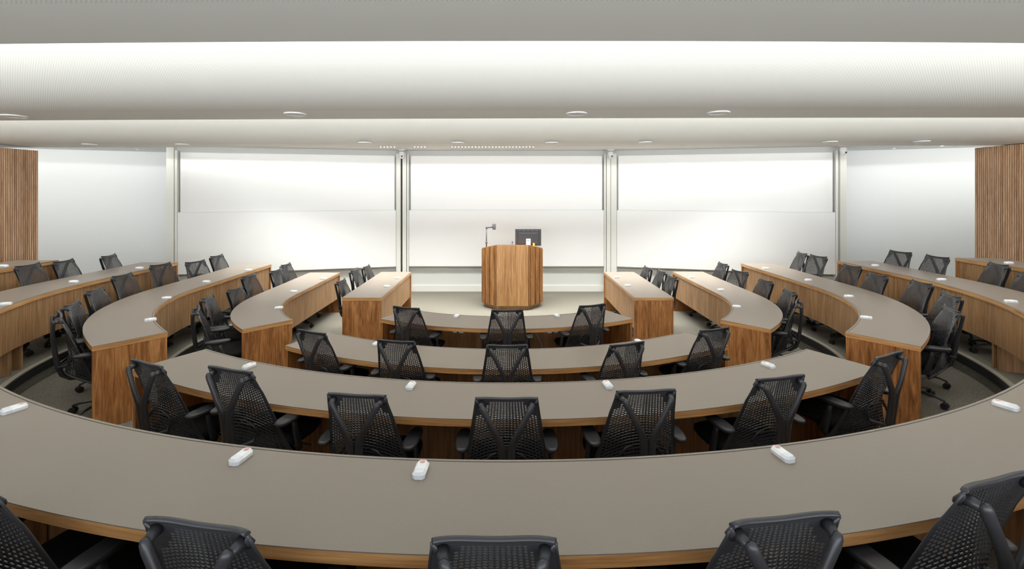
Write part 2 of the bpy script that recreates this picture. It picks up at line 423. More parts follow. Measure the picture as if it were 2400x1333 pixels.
XS = [-11.1+22.2*k/60 for k in range(61)]
for zb, fe in FINS:
    m = M(); t = 0; prev = None
    for i, (dy, dz) in enumerate(PROF):
        if prev: t += math.hypot(dy-prev[0], dz-prev[1])
        ring = m.add([(x, fe(x)+dy, zb+dz) for x in XS])
        if prev:
            mi = 0 if i >= 3 else 1
            for k in range(60):
                m.face([last[k], last[k+1], ring[k+1], ring[k]], [(XS[k], t0), (XS[k+1], t0), (XS[k+1], t), (XS[k], t)], mi, True)
        last = ring; prev = (dy, dz); t0 = t
    # upper shell and lip
    lip = [m.add([(x, fe(x)+dy, zb+dz) for x in XS]) for dy, dz in ((0, 0), (0, .055), (-.02, .055), (-.02, .02), (-.5, .022), (-.82, .06), (-1.14, .15), (-1.45, .31), (-1.66, .55), (-1.76, .87))]
    for a, b in zip(lip, lip[1:]):
        for k in range(60): m.face([a[k], b[k], b[k+1], a[k+1]], None, 1, False)
    struct(m.build('ceiling', [PERF, FIN]))
m = M(); m.box(-11.2, -3.1, ZT, 11.2, 8.3, ZT+.1); struct(m.build('ceiling', CEIL))
m = M(); m.box(-11.2, 8.0, ZC, 11.2, 12.0, ZC+.1); m.box(-11.2, 8.02, ZC+.1, 11.2, 8.1, ZT); struct(m.build('ceiling', CEIL))
# ------------------------------------------------------------------ desks
def desk(name, label, row, pieces, legs, cat='desk', group=None, ends=(True, True), z=None):
    """pieces: function(off_in, off_out) -> (A, B) polylines from one end to the other"""
    top = ROW[row]['top']; z0 = FLOOR[row]; root = empty(name, (0, 0, 0)); tag(root, label, cat, group)
    full = lambda nx: dep(nx)
    # location at the middle of the desk
    A, B = pieces(0, full); mid = len(A)//2; cx, cy = (A[mid][0]+B[mid][0])/2, (A[mid][1]+B[mid][1])/2
    root.location = (cx, cy, z0)
    def put(m, nm, mt):
        m.v = [(x-cx, y-cy, zz-z0) for x, y, zz in m.v]; return m.build(nm, mt, root)
    def trim(A, B, d0, d1):                                       # shorten both ends by d0, d1 metres
        def cut(P, d):
            P = list(P)
            while d > 0:
                l = math.hypot(P[1][0]-P[0][0], P[1][1]-P[0][1])
                if l <= d and len(P) > 2: P.pop(0); d -= l
                else: P[0] = (P[0][0]+(P[1][0]-P[0][0])*d/l, P[0][1]+(P[1][1]-P[0][1])*d/l); d = 0
            return P
        n0 = len(A)
        # parametric trim keeping equal counts: move end points only
        A = list(A); B = list(B)
        for P in (A, B):
            for e, d in ((0, d0), (-1, d1)):
                q = 1 if e == 0 else -2; l = math.hypot(P[q][0]-P[e][0], P[q][1]-P[e][1]); f_ = min(.95, d/l) if l else 0
                P[e] = (P[e][0]+(P[q][0]-P[e][0])*f_, P[e][1]+(P[q][1]-P[e][1])*f_)
        return A, B
    # laminate top sits in a wooden edge band, both 4.5 cm thick
    A, B = pieces(-.0008, lambda nx: full(nx)+.0008)
    m = M(); m.prism(A, B, top-.004, top); put(m, 'desktop', LAM)
    A, B = pieces(0, full); m = M(); m.prism(A, B, top-.046, top-.004)
    for i, u in enumerate(m.uv): m.uv[i] = u
    put(m, 'edge_band', WH)
    A, B = pieces(.013, .017); A, B = trim(A, B, .02, .02); m = M(); m.prism(A, B, top-.002, top+.0008); put(m, 'groove', DARKGAP)
    # modesty panel near the inner edge
    A, B = pieces(.022, .042); A, B = trim(A, B, .03, .03)
    Rb = ROW[row]['R']; low = [abs(p[0])/math.hypot(p[0], p[1]-YC) < .57 and row != 0 for p in A]
    if row == 1 and len(A) < 20: low = [False]*len(A)
    if 'wing' in str(pieces.__qualname__): low = [False]*len(A)
    k = 0
    while k < len(A)-1:
        e = k+1
        while e < len(A)-1 and low[e] == low[k]: e += 1
        m = M(); m.prism(A[k:e+1], B[k:e+1], z0+(.002 if low[k] else .27), top-.047); put(m, 'modesty_panel', WD); k = e
    # end panels, full depth and down to the floor
    for e in (0, 1):
        if not ends[e]: continue
        A, B = pieces(.004, lambda nx: full(nx)-.004)
        P, Q, P2, Q2 = (A[0], B[0], A[1], B[1]) if e == 0 else (A[-1], B[-1], A[-2], B[-2])
        def sh(p, q, d):
            l = math.hypot(q[0]-p[0], q[1]-p[1]); return (p[0]+(q[0]-p[0])*d/l, p[1]+(q[1]-p[1])*d/l)
        a, b = sh(P, P2, .004), sh(Q, Q2, .004); a2, b2 = sh(P, P2, .040), sh(Q, Q2, .040)
        m = M(); i = m.add([(*a, z0), (*b, z0), (*b2, z0), (*a2, z0), (*a, top-.047), (*b, top-.047), (*b2, top-.047), (*a2, top-.047)])
        W = math.hypot(a[0]-b[0], a[1]-b[1]); h0, h1 = 0, top-z0
        m.face([i[0], i[1], i[5], i[4]], [(0, h0), (W, h0), (W, h1), (0, h1)])
        m.face([i[3], i[7], i[6], i[2]], [(0, h0), (0, h1), (W, h1), (W, h0)])
        m.face([i[0], i[4], i[7], i[3]], [(0, h0), (0, h1), (.04, h1), (.04, h0)])
        m.face([i[1], i[2], i[6], i[5]], [(W, h0), (W+.04, h0), (W+.04, h1), (W, h1)])
        m.face([i[4], i[5], i[6], i[7]]); m.face([i[0], i[3], i[2], i[1]])
        put(m, 'end_panel', WE)
    # divider legs: wooden fin with a black post beside it
    A, B = pieces(.05, lambda nx: full(nx)*.62)
    for fr in legs:
        def clear(k):
            mx_, my_ = (A[k][0]+B[k][0])/2, (A[k][1]+B[k][1])/2
            return min([math.hypot(c[3]-mx_, c[4]-my_) for c in CH if c[1] == row]+[9]) if 0 < k < len(A)-1 else 0
        k0 = max(1, min(len(A)-2, int(fr*(len(A)-1)))); rng = max(3, len(A)//8)
        k = max(range(max(1, k0-rng), min(len(A)-2, k0+rng)+1), key=lambda k: min(clear(k), .50)-abs(k-k0)*.0005)
        if clear(k) < .46: continue
        a, b = Vector(A[k]), Vector(B[k]); t = (Vector(A[k+1])-Vector(A[k-1])).normalized()*.018
        m = M(); i = m.add([(*(a-t), z0), (*(a+t), z0), (*(b+t), z0), (*(b-t), z0), (*(a-t), top-.047), (*(a+t), top-.047), (*(b+t), top-.047), (*(b-t), top-.047)])
        l = (b-a).length; hh = top-z0
        m.face([i[0], i[3], i[7], i[4]], [(0, 0), (l, 0), (l, hh), (0, hh)]); m.face([i[1], i[5], i[6], i[2]], [(0, 0), (0, hh), (l, hh), (l, 0)])
        m.face([i[0], i[4], i[5], i[1]], [(0, 0), (0, hh), (.036, hh), (.036, 0)]); m.face([i[3], i[2], i[6], i[7]], [(0, 0), (.036, 0), (.036, hh), (0, hh)])
        m.face([i[0], i[1], i[2], i[3]]); m.face([i[4], i[7], i[6], i[5]])
        leg = put(m, 'leg', WD)
        c = b+(b-a).normalized()*.03; m = M(); m.box(c.x-.03, c.y-.03, z0, c.x+.03, c.y+.03, top-.05); put(m, 'support_post', STEEL)
    return root
def arc_piece(row, a0, a1):
    def f(oi, oo):
        R = ROW[row]['R']; n = 48; A = []; B = []
        for k in range(n+1):
            t = math.radians(a0+(a1-a0)*k/n); nx = math.sin(t)
            i_ = oi(0) if callable(oi) else oi; o_ = oo(0) if callable(oo) else oo
            A.append(((R+i_)*math.sin(t), YC-(R+i_)*math.cos(t))); B.append(((R+o_)*math.sin(t), YC-(R+o_)*math.cos(t)))
        return A, B
    return f
desk('curved_desk', 'shortest curved walnut desk with taupe top, right in front of the podium', 1, arc_piece(1, -30.5, 30.5), (), group='curved desks of the centre block')
desk('curved_desk', 'middle-sized curved walnut desk, between the shortest and the wide curved centre desks', 2, arc_piece(2, -31.7, 31.7), (), group='curved desks of the centre block')
desk('curved_desk', 'wide curved walnut centre desk inside the big horseshoe desk, with pointed angled ends', 3, arc_piece(3, -30.6, 30.6), (), group='curved desks of the centre block')
def wing_piece(row, side, ts):
    def f(oi, oo):
        if row == 1:
            xi = ROW[1]['xw'][side > 0]; ye = ROW[1]['ye'][side > 0]; A = []; B = []
            i_ = oi(1) if callable(oi) else oi; o_ = oo(1) if callable(oo) else oo
            for k in range(13):
                y = 6.84+(ye-6.84)*k/12; A.append((side*(xi+i_), y)); B.append((side*(xi+o_), y))
            return A, B
        return row_lines(row, side, ts, oi, oo)
    return f
SN = {-1: 'left', 1: 'right'}
for side in (-1, 1):
    s_ = SN[side]
    desk('straight_desk', 'short straight walnut desk beside the podium, %s of the aisle' % s_, 1, wing_piece(1, side, 0), (.5,), group='side desks')
    desk('curved_side_desk', 'hooked walnut side desk on the %s, next outward from the straight desk' % s_, 2, wing_piece(2, side, 44), (.25, .6), group='side desks')
    desk('curved_side_desk', 'larger hooked walnut side desk on the %s, between smaller hooked desk and horseshoe desk' % s_, 3, wing_piece(3, side, 40), (.2, .45, .72), group='side desks')
def full_piece(row):
    return lambda oi, oo: full_lines(row, oi, oo)
desk('horseshoe_desk', 'huge horseshoe walnut desk with taupe top sweeping across the foreground', 4, full_piece(4), (.06, .135, .2, .27, .35, .65, .73, .8, .865, .94))
desk('horseshoe_desk', 'outermost horseshoe desk, its two ends showing against the slatted side walls', 5, full_piece(5), (.06, .135, .2, .27, .35, .65, .73, .8, .865, .94))
# ------------------------------------------------------------------ office chair (built once, then copied)
def back_pt(u, v):
    hw = .285-.117*v**.95
    k8 = max(0, (v-.8)/.2)
    z = .445+.53*v-.22*u*u*(1-v)*min(1, .45+v*1.6)-.012*k8*(1-u*u)
    yc = -.285+.045*math.sin(min(1, v/.8)*PI*.5)-.070*max(0, (v-.35)/.65)**1.2
    y = yc+.225*(1-v)**1.5*u*u-.022*abs(u)**4*k8
    return Vector((hw*u, y, z))
def back_n(u, v):
    e = .01; a = back_pt(min(1, u+e), v)-back_pt(max(-1, u-e), v); b = back_pt(u, min(1, v+e))-back_pt(u, max(0, v-e)); return a.cross(b).normalized()
def rowv(s): return s+.12*math.sin(PI*s)
def make_back():
    m = M(); nu, nv, th = 22, 36, .0022
    G = [[None]*(nu+1) for _ in range(nv+1)]; F = {}
    for j in range(nv+1):
        for i in range(nu+1):
            u = -1+2*i/nu; v = rowv(j/nv)
            p = back_pt(u, v); n = back_n(u, v); G[j][i] = (p+n*th, p-n*th, p)
    ids = [[(m.add([G[j][i][0]])[0], m.add([G[j][i][1]])[0]) for i in range(nu+1)] for j in range(nv+1)]
    for j in range(nv):
        for i in range(nu):
            uc = abs(-1+2*(i+.5)/nu); vc = rowv((j+.5)/nv)
            q = [(j, i), (j, i+1), (j+1, i+1), (j+1, i)]
            solid = vc > .965 or (vc > .97-.20*max(0, (uc-.42)/.44)**1.6 if uc < .86 else vc > .83) or i == 0 or i == nu-1 or j == 0
            if solid:
                m.face([ids[a][b][0] for a, b in q], None, 0, True); m.face([ids[a][b][1] for a, b in q[::-1]], None, 0, True); continue
            k = .73 if vc > .45 else .88
            ky = .66 if vc > .45 else .60
            pts = []
            c = sum((G[a][b][2] for a, b in q), Vector())/4
            ex = ((G[j][i+1][2]+G[j+1][i+1][2])-(G[j][i][2]+G[j+1][i][2]))/4; ey = ((G[j+1][i][2]+G[j+1][i+1][2])-(G[j][i][2]+G[j][i+1][2]))/4
            n = back_n(-1+2*(i+.5)/nu, vc); sk = .42*(1 if (i+.5) > nu/2 else -1)*max(0, min(1, (vc-.38)/.15))
            ins = []
            for sx, sy in ((-1, -1), (1, -1), (1, 1), (-1, 1)):
                p = c+ex*(sx*k+sk*sy)+ey*sy*ky; ins.append((m.add([p+n*th])[0], m.add([p-n*th])[0]))
            for a in range(4):
                b = (a+1) % 4; A0 = ids[q[a][0]][q[a][1]]; B0 = ids[q[b][0]][q[b][1]]
                m.face([A0[0], B0[0], ins[b][0], ins[a][0]]); m.face([A0[1], ins[a][1], ins[b][1], B0[1]])
                m.face([ins[a][0], ins[b][0], ins[b][1], ins[a][1]])
    return m
def make_chair():
    root = empty('office_chair')
    make_back().build('backrest', BLACKM, root)
    m = M()                                                       # rim: sides, top, bottom
    rim = [back_pt(-1, k/16) for k in range(17)]; m.tube(rim, .0042, 8)
    rim = [back_pt(1, k/16) for k in range(17)]; m.tube(rim, .0042, 8)
    m.tube([back_pt(-1+k/8, 1)+Vector((0, 0, .002)) for k in range(17)], [(.010, .007)]*17, 8)
    m.tube([back_pt(-1+k/8, 0) for k in range(17)], .009, 8)
    for s in (-1, 1):                                             # solid corner webs with a socket
        m.tube([back_pt(s*1.0, .992), back_pt(s*.93, .955), back_pt(s*.86, .93)], [(.006, .006), (.016, .008), (.014, .010)], 12)
    m.build('back_rim', BLACK, root)
    m = M()                                                       # Y-shaped tower
    for s in (-1, 1):
        m.tube([(s*.1375, -.360, .950), (s*.1355, -.362, .946), (s*.131, -.364, .936), (s*.124, -.365, .918), (s*.097, -.366, .868), (s*.065, -.366, .805), (s*.040, -.364, .757), (s*.025, -.358, .715), (s*.019, -.348, .62), (s*.017, -.333, .51), (s*.016, -.305, .43), (s*.016, -.25, .385), (s*.014, -.12, .37)],
               [(.007, .006), (.014, .011), (.0185, .0145), (.0195, .015), (.0185, .0145), (.0195, .015), (.021, .016), (.024, .018), (.025, .02), (.026, .021), (.026, .02), (.026, .018), (.026, .018)], 14, up=(0, 1, 1))
        m.tube([(s*.142, -.318, .942), (s*.137, -.340, .938), (s*.129, -.364, .930)], [.020, .015, .013], 12)
    m.build('back_support', BLACK, root)
    m = M()
    for s in (-1, 1):
        m.tube([(0, -.335, .515), (s*.06, -.325, .515), (s*.115, -.27, .535), (s*.125, -.245, .575), (s*.085, -.25, .625), (s*.055, -.262, .64)], [.012, .012, .010, .010, .009, .006], 8)
    m.build('lumbar_support', BLACK, root)
    m = M()
    m.loft([sup(0, .03, .405, .20, .20, 32), sup(0, .03, .412, .235, .235, 32), sup(0, .03, .435, .25, .25, 32), sup(0, .03, .458, .247, .247, 32), sup(0, .03, .470, .225, .225, 32), sup(0, .03, .474, .16, .16, 32)])
    for i, (x, y, z) in enumerate(m.v):                           # waterfall front, dished middle
        z -= .03*max(0, (y-.14)/.14)**2; z += .012*abs(x/.25)**2; m.v[i] = (x, y, z)
    m.build('seat', FABRIC, root)
    m = M(); m.loft([sup(0, -.02, .315, .05, .07, 20), sup(0, -.02, .34, .12, .15, 20), sup(0, -.02, .385, .14, .17, 20), sup(0, -.02, .41, .15, .18, 20)])
    m.tube([(.12, .06, .36), (.24, .08, .355)], .006, 6); m.build('seat_mechanism', BLACK, root)
    for s in (-1, 1):
        m = M(); m.tube([(s*.14, -.04, .385), (s*.23, -.04, .375), (s*.258, -.05, .40), (s*.266, -.07, .47), (s*.266, -.09, .55), (s*.262, -.10, .615)], [(.03, .014), (.03, .014), (.030, .016), (.028, .014), (.024, .013), (.022, .012)], 10, up=(1, 0, .3))
        a = m.build('armrest', BLACK, root)
        m = M(); m.loft([sup(s*.256, -.115, .610, .028, .08, 22, 2.4), sup(s*.256, -.115, .618, .040, .115, 22, 2.6), sup(s*.256, -.115, .633, .045, .125, 22, 2.8), sup(s*.256, -.115, .642, .042, .122, 22, 2.8), sup(s*.256, -.115, .646, .034, .11, 22, 2.6)])
        m.build('arm_pad', BLACK, a)
    m = M(); m.tube([(0, 0, .07), (0, 0, .33)], .026, 14); m.tube([(0, 0, .055), (0, 0, .12)], .045, 16); m.build('column', STEEL, root)
    for k in range(5):
        t = 2*PI*k/5+.35; c, q = math.cos(t), math.sin(t); m = M()
        m.tube([(c*.03, q*.03, .10), (c*.12, q*.12, .105), (c*.21, q*.21, .092), (c*.27, q*.27, .075)], [(.024, .018), (.020, .014), (.015, .011), (.013, .010)], 8, up=(0, 0, 1))
        lg = m.build('base_leg', BLACK, root); m = M()
        tx, ty = -q, c
        for s in (-1, 1): m.tube([(c*.27+tx*s*.008, q*.27+ty*s*.008, .031), (c*.27+tx*s*.026, q*.27+ty*s*.026, .031)], .030, 16)
        m.tube([(c*.27, q*.27, .035), (c*.27, q*.27, .08)], .009, 8)
        m.build('caster', RUBBER, lg)
    return root
def copy_tree(o, parent=None):
    c = o.copy(); C.objects.link(c)
    if parent: c.parent = parent
    for ch in list(o.children): copy_tree(ch, c)
    return c
proto = make_chair()
ORD = ['first', 'second', 'third', 'fourth', 'fifth', 'sixth', 'seventh', 'eighth']
cen = {1: 'shortest centre desk', 2: 'middle-sized centre desk', 3: 'wide centre desk', 4: 'foreground horseshoe desk'}
wng = {1: 'straight desk', 2: 'smaller hooked desk', 3: 'larger hooked desk', 4: 'horseshoe desk wing', 5: 'outermost desk end'}
chairs = []; groups = {}
for c in CH: groups.setdefault((c[0], c[1], c[2]), []).append(c)
for (kd, row, side), L_ in groups.items():
    L_.sort(key=lambda c: c[3] if kd == 'c' else c[4]); n = len(L_)
    for i, (_, _, _, x, y, yaw, dz) in enumerate(L_):
        o = proto if not chairs else copy_tree(proto)
        chairs.append(o); o.location = (x, y, FLOOR[row]); o.rotation_euler = (0, 0, math.radians(yaw))
        if kd == 'c':
            where = 'middle' if i == n//2 and n % 2 else ('leftmost' if i == 0 else 'rightmost' if i == n-1 else ORD[i]+' from left' if i < n/2 else ORD[n-1-i]+' from right')
            if row == 4 and side == 0:
                where = ['cropped leftmost', 'left of centre', 'middle', 'right of centre', 'cropped rightmost'][i]
            lab = 'black mesh office chair, %s, seen from behind at the %s' % (where, cen[row]); grp = 'chairs at the '+cen[row]
        else:
            where = 'nearest the camera' if i == 0 else 'nearest the whiteboards' if i == n-1 else ORD[i]+' from the camera'
            lab = 'black mesh office chair along the %s %s, %s' % (SN[side], wng[row], where) if n > 1 else 'black mesh office chair at the %s %s by the slatted wall' % (SN[side], wng[row])
            grp = 'chairs along the %s %s' % (SN[side], wng[row])
        tag(o, lab, 'chair', grp)
        for ch in o.children:
            if not ch.name.startswith('base_leg'): ch.location = (0, 0, dz)
        if o is proto: dz0 = dz
for ch in proto.children: pass
# ------------------------------------------------------------------ desk microphones
MIC = [
(4,0,-2.600,2.479,-24),
(4,0,-1.150,2.034,-11),
(4,0,-0.353,1.940,-3),
(4,0,1.208,2.053,11),
(4,0,2.676,2.518,25),
(4,-1,-5.080,4.756,-67),
(4,-1,-5.445,5.907,-88),
(4,-1,-5.427,6.942,-90),
(5,-1,-6.369,5.943,-90),
(3,-1,-3.694,4.872,-49),
(3,-1,-4.237,5.855,-75),
(3,-1,-4.404,6.891,-90),
(3,-1,-4.328,7.882,-90),
(2,-1,-3.006,6.204,-66),
(2,-1,-3.258,7.196,-90),
(2,-1,-3.212,8.235,-90),
(1,-1,-1.935,7.603,-90),
(1,-1,-1.925,8.302,-90),
(1,1,1.981,7.671,90),
(1,1,1.966,8.383,90),
(2,1,3.074,6.272,68),
(2,1,3.340,7.319,90),
(2,1,3.297,8.356,90),
(3,1,3.796,4.953,51),
(3,1,4.337,5.949,76),
(3,1,4.513,7.022,90),
(3,1,4.444,8.054,90),
(4,1,5.228,4.865,67),
(4,1,5.603,6.048,86),
(4,1,5.638,7.178,90),
(5,1,6.619,6.186,90),
(3,0,-1.970,3.594,-23),
(3,0,-0.658,3.232,-7),
(3,0,0.700,3.247,7),
(3,0,2.012,3.611,23),
(2,0,-1.314,4.755,-20),
(2,0,1.359,4.822,21),
(1,0,-0.619,5.823,-13),
(1,0,0.627,5.843,15),
]
TOPZ = {1: .745, 2: .75, 3: .96, 4: 1.152, 5: 1.345}
def make_mic():
    r = empty('desk_microphone'); m = M()
    def ring(z, a, b, c, y0=-.055, y1=.055):                      # octagonal long body
        return [(-a, y0+c, z), (-a+c, y0, z), (a-c, y0, z), (a, y0+c, z), (a, y1-c, z), (a-c, y1, z), (-a+c, y1, z), (-a, y1-c, z)]
    m.loft([ring(0, .024, 0, .008, -.026, .050), ring(.016, .027, 0, .012, -.026, .050), ring(.026, .018, 0, .009, -.026, .045)], sm=False); m.build('body', MICW, r)
    def tipr(z, a, c, y0): return [(-a, y0+c, z), (-a+c, y0, z), (a-c, y0, z), (a, y0+c, z), (a, -.016, z), (-a, -.016, z)]
    m = M(); m.loft([tipr(0, .0245, .010, -.052), tipr(.0165, .0275, .012, -.052), tipr(.0265, .0185, .009, -.046)], sm=False); m.build('tip', MICT, r)['label'] = 'frosted tip'
    m = M(); n = 20
    a = m.add([(.012*math.cos(2*PI*k/n), .030+.012*math.sin(2*PI*k/n), .0272) for k in range(n)]); b = m.add([(.009*math.cos(2*PI*k/n), .030+.009*math.sin(2*PI*k/n), .0276) for k in range(n)])
    for k in range(n): m.face([a[k], a[(k+1) % n], b[(k+1) % n], b[k]])
    c0 = m.add([(.005*math.cos(2*PI*k/n), .030+.005*math.sin(2*PI*k/n), .0274) for k in range(n)]); m.face(c0)
    m.build('button', RED, r)['label'] = 'pale red push button ring'
    return r
mp = make_mic(); first = True; mg = {}
for c in MIC: mg.setdefault((c[0], c[1]), []).append(c)
for (row, side), L_ in mg.items():
    L_.sort(key=lambda c: c[2] if side == 0 else c[3]); n = len(L_)
    for i, (_, _, x, y, yaw) in enumerate(L_):
        o = mp if first else copy_tree(mp); first = False
        o.location = (x, y, TOPZ[row]+.0005); o.rotation_euler = (0, 0, math.radians(yaw))
        if side == 0:
            where = ['left', 'right'][i] if n == 2 else (['leftmost', 'inner left', 'inner right', 'rightmost'][i] if n == 4 else ['far left', 'left of centre', 'nearest the centre', 'right of centre', 'far right'][i])
            lab = 'small white push-to-talk microphone, %s one on the %s' % (where, cen[row])
        else:
            where = 'only one' if n == 1 else 'nearest the camera' if i == 0 else 'nearest the whiteboards' if i == n-1 else ORD[i]+' from the camera'
            lab = 'small white push-to-talk microphone on the %s %s, %s' % (SN[side], wng[row], where)
        tag(o, lab, 'microphone', 'white desk microphones')
# ------------------------------------------------------------------ podium and what stands on it
px, py = .115, 9.38
pod = empty('podium', (px, py, 0)); tag(pod, 'chamfered walnut podium with ribbed sides standing before the centre whiteboard', 'podium')
OUT = [(-.585, .30), (-.585, -.08), (-.31, -.36), (.31, -.36), (.585, -.08), (.585, .30)]
def topz(y): return 1.262-(y+.36)*.33
def podring(off, z=None, pts=OUT):
    return [(x*(1-off/.585), y+(off if y < 0 else -off)*.9, z if z is not None else topz(y)) for x, y in pts]
m = M(); m.loft([podring(.02, .10), [(x, y, z-.02) for x, y, z in podring(.02)]], sm=False)
body = m.build('body', DW, pod)
bm = body.data; uvl = bm.uv_layers[0].data
for pl in bm.polygons:
    for li in pl.loop_indices:
        v = bm.vertices[bm.loops[li].vertex_index].co; uvl[li].uv = (v.x+v.y*.7+3, v.z)
m = M(); m.loft([podring(.055, 0), podring(.055, .10)], sm=False); pl_ = m.build('plinth', WD, pod)
for q in pl_.data.polygons:
    for li in q.loop_indices:
        v = pl_.data.vertices[pl_.data.loops[li].vertex_index].co; pl_.data.uv_layers[0].data[li].uv = (v.x+v.y*.7, v.z)
m = M(); m.loft([[(x, y, z-.02) for x, y, z in podring(-.004)], podring(-.004)], sm=False); m.build('top', WP, pod)
m = M(); m.box(-.308, -.372, .085, .308, -.34, 1.262-.012, 0, uo=2.3); m.build('front_panel', WP, pod)
for s in (-1, 1):                                                 # vertical ribs on the chamfered and side faces
    m = M(); k = 0
    for (a, b, n, skip) in ((Vector((.31, -.36)), Vector((.585, -.08)), 9, 0), (Vector((.585, -.08)), Vector((.585, .30)), 8, 0)):
        d = (b-a); l = d.length; d.normalize(); nn = Vector((d.y, -d.x))
        for j in range(n):
            p = a+d*(l*(j+.16)/n); q = a+d*(l*(j+.84)/n); h = .022+.010*((j*7+k) % 3)
            P = [p-nn*.02, q-nn*.02, q+nn*h*.6, p+nn*h*.6]; P = [(s*v.x, v.y) for v in P]
            i = m.add([(x, y, .09) for x, y in P]+[(x, y, topz(y)-.012) for x, y in P]); k += 1
            for f_ in ((0, 1, 5, 4), (1, 2, 6, 5), (2, 3, 7, 6), (3, 0, 4, 7), (4, 5, 6, 7), (3, 2, 1, 0)):
                m.face([i[t] for t in f_], [(k+.3*(t % 4 in (1, 2))*.06+.1, 0 if t < 4 else 1.2) for t in f_])
    m.build('ribbed_side', WR, pod)
mo = empty('monitor', (px+.325, py+.12, topz(.12)+.032)); tag(mo, 'black computer monitor seen from behind on the podium', 'monitor')
zb = 0
m = M(); W2, H2 = .262, .30
m.loft([sup(0, 0, .05, W2, .012, 24, 8), sup(0, 0, .085+H2, W2, .012, 24, 8)], sm=False); m.build('screen', BLACK, mo)
m = M(); m.box(-.20, -.035, .09, .20, -.010, .33); m.build('rear_housing', BLACK, mo)
m = M()
for k in range(5): m.box(-.205+k*.088, -.0175, .357, -.150+k*.088, -.0115, .363)
m.box(-.19, -.039, .300, .19, -.034, .306); m.build('vent', VENT, mo)
m = M(); m.box(-.045, -.055, 0, .045, -.030, .195); m.box(-.11, -.09, 0, .11, .09, .008); m.build('stand', OUTM, mo)['label'] = 'silver stand'
m = M(); m.box(-.030, -.058, .150, .030, -.0545, .168); m.build('stand_label', BLUE, mo)
m = M(); m.box(.09, -.05, .008, .13, -.04, .108); m.build('cable_tag', YEL, mo)
dc = empty('document_camera', (px-.515, py-.02, topz(-.02)+.010)); tag(dc, 'grey document camera on a thin jointed arm at the left of the podium', 'camera')
m = M(); m.tube([(0, 0, 0), (0, 0, .40)], .012, 10); m.tube([(0, 0, .09), (0, 0, .13)], .020, 10); m.tube([(0, 0, 0), (0, 0, .012)], .022, 14); m.build('pole', DOCG, dc)
m = M(); m.tube([(-.012, 0, .395), (.04, 0, .41), (.12, 0, .415)], [.024, .018, .016], 10); m.build('arm', DOCG, dc)
m = M(); m.loft([sup(.155, 0, .365, .028, .030, 18, 4), sup(.155, 0, .38, .034, .036, 18, 4), sup(.155, 0, .47, .034, .036, 18, 4), sup(.155, 0, .488, .028, .030, 18, 4)]); m.build('camera_head', DOCG, dc)
gm = empty('gooseneck_microphone', (px-.005, py-.2, topz(-.2)+.001)); tag(gm, 'tiny black gooseneck microphone poking above the podium front edge', 'microphone')
m = M(); m.tube([(0, 0, 0), (0, 0, .05), (.004, -.01, .075)], .004, 8); m.tube([(0, 0, 0), (0, 0, .008)], .02, 12); m.build('stem', BLACK, gm)
m = M(); m.tube([(.003, -.008, .07), (.007, -.016, .095)], .010, 10); m.build('capsule', BLACK, gm)
# ------------------------------------------------------------------ whiteboards
def board(p, q, label, inset0, inset1):
    d = Vector((q[0]-p[0], q[1]-p[1])); l = d.length; a = math.atan2(d.y, d.x)
    r = empty('whiteboard', (p[0], p[1], 0), a); tag(r, label, 'whiteboard', 'sliding whiteboards on the front wall')
    x0, x1 = inset0, l-inset1
    m = M(); m.box(x0+.03, -.075, 1.80, x1-.03, -.050, 3.085); m.build('upper_board', BOARD, r)
    m = M(); m.box(x0, -.125, .592, x1, -.100, 1.855); m.build('lower_board', BOARD, r)
    m = M(); m.box(x0, -.127, .584, x1, -.098, .593); m.build('bottom_rail', METAL, r)
    m = M(); m.box(x0, -.127, 1.854, x1, -.098, 1.860); m.build('top_rail', RAIL, r)
    for xx in (x0-.045, x1+.005):
        m = M(); m.box(xx, -.14, .06, xx+.04, -.001, 3.12); m.build('side_track', RAIL, r)
    return r
board(PL[0], PL[1], 'left angled pair of sliding whiteboards', .21, .16)
board(PC[0], PC[1], 'centre pair of sliding whiteboards straight behind the podium', .16, .16)
board(PR[0], PR[1], 'right angled pair of sliding whiteboards', .16, .21)
# vertical posts between the boards
for k, (x, y, ang, w_) in enumerate(((-2.36, FY, 0, .10), (2.36, FY, 0, .10))):
    s = -1 if x < 0 else 1
    m = M()
    m.box(x-.105, y-.17, 0, x-.022, y-.01, 3.13); m.box(x+.022 if s < 0 else x-.012, y-.17, 0, x+.105, y-.01, 3.13)
    m.box(x-.03, y-.10, 0, x+.03, y-.02, 3.13, 1); struct(m.build('trim_8', [RAIL, DARKGAP]))
for s in (-1, 1):
    m = M(); xx = s*6.93; m.box(min(xx, xx-s*.13), 9.56, 0, max(xx, xx-s*.15), 9.68, ZC); struct(m.build('trim_9', RAIL))
# ------------------------------------------------------------------ ceiling fittings
def ptz(x, y, z, label):
    r = empty('ceiling_camera', (x, y, z)); tag(r, label, 'camera', 'white ceiling cameras')
    m = M(); m.tube([(0, 0, 0), (0, 0, -.03)], .075, 20); m.build('mount', WHITE, r)
    m = M(); m.tube([(0, 0, -.03), (0, 0, -.045)], .066, 20); m.build('collar', METAL, r)
    m = M(); m.tube([(0, 0, -.045), (0, 0, -.10), (0, -.0, -.15), (0, -.0, -.19), (0, 0, -.205)], [.062, .060, .056, .040, .02], 20); m.build('housing', WHITE, r)
    m = M(); m.tube([(.012, -.045, -.15), (.014, -.062, -.155)], .017, 14); m.build('lens', BLACK, r)
ptz(-2.32, 10.40, ZC, 'white dome camera above the dark gap between left and centre whiteboards')
ptz(2.31, 10.40, ZC, 'white dome camera above the post between centre and right whiteboards')
ptz(6.72, 9.36, ZC, 'white dome camera at the outer end of the right whiteboard')
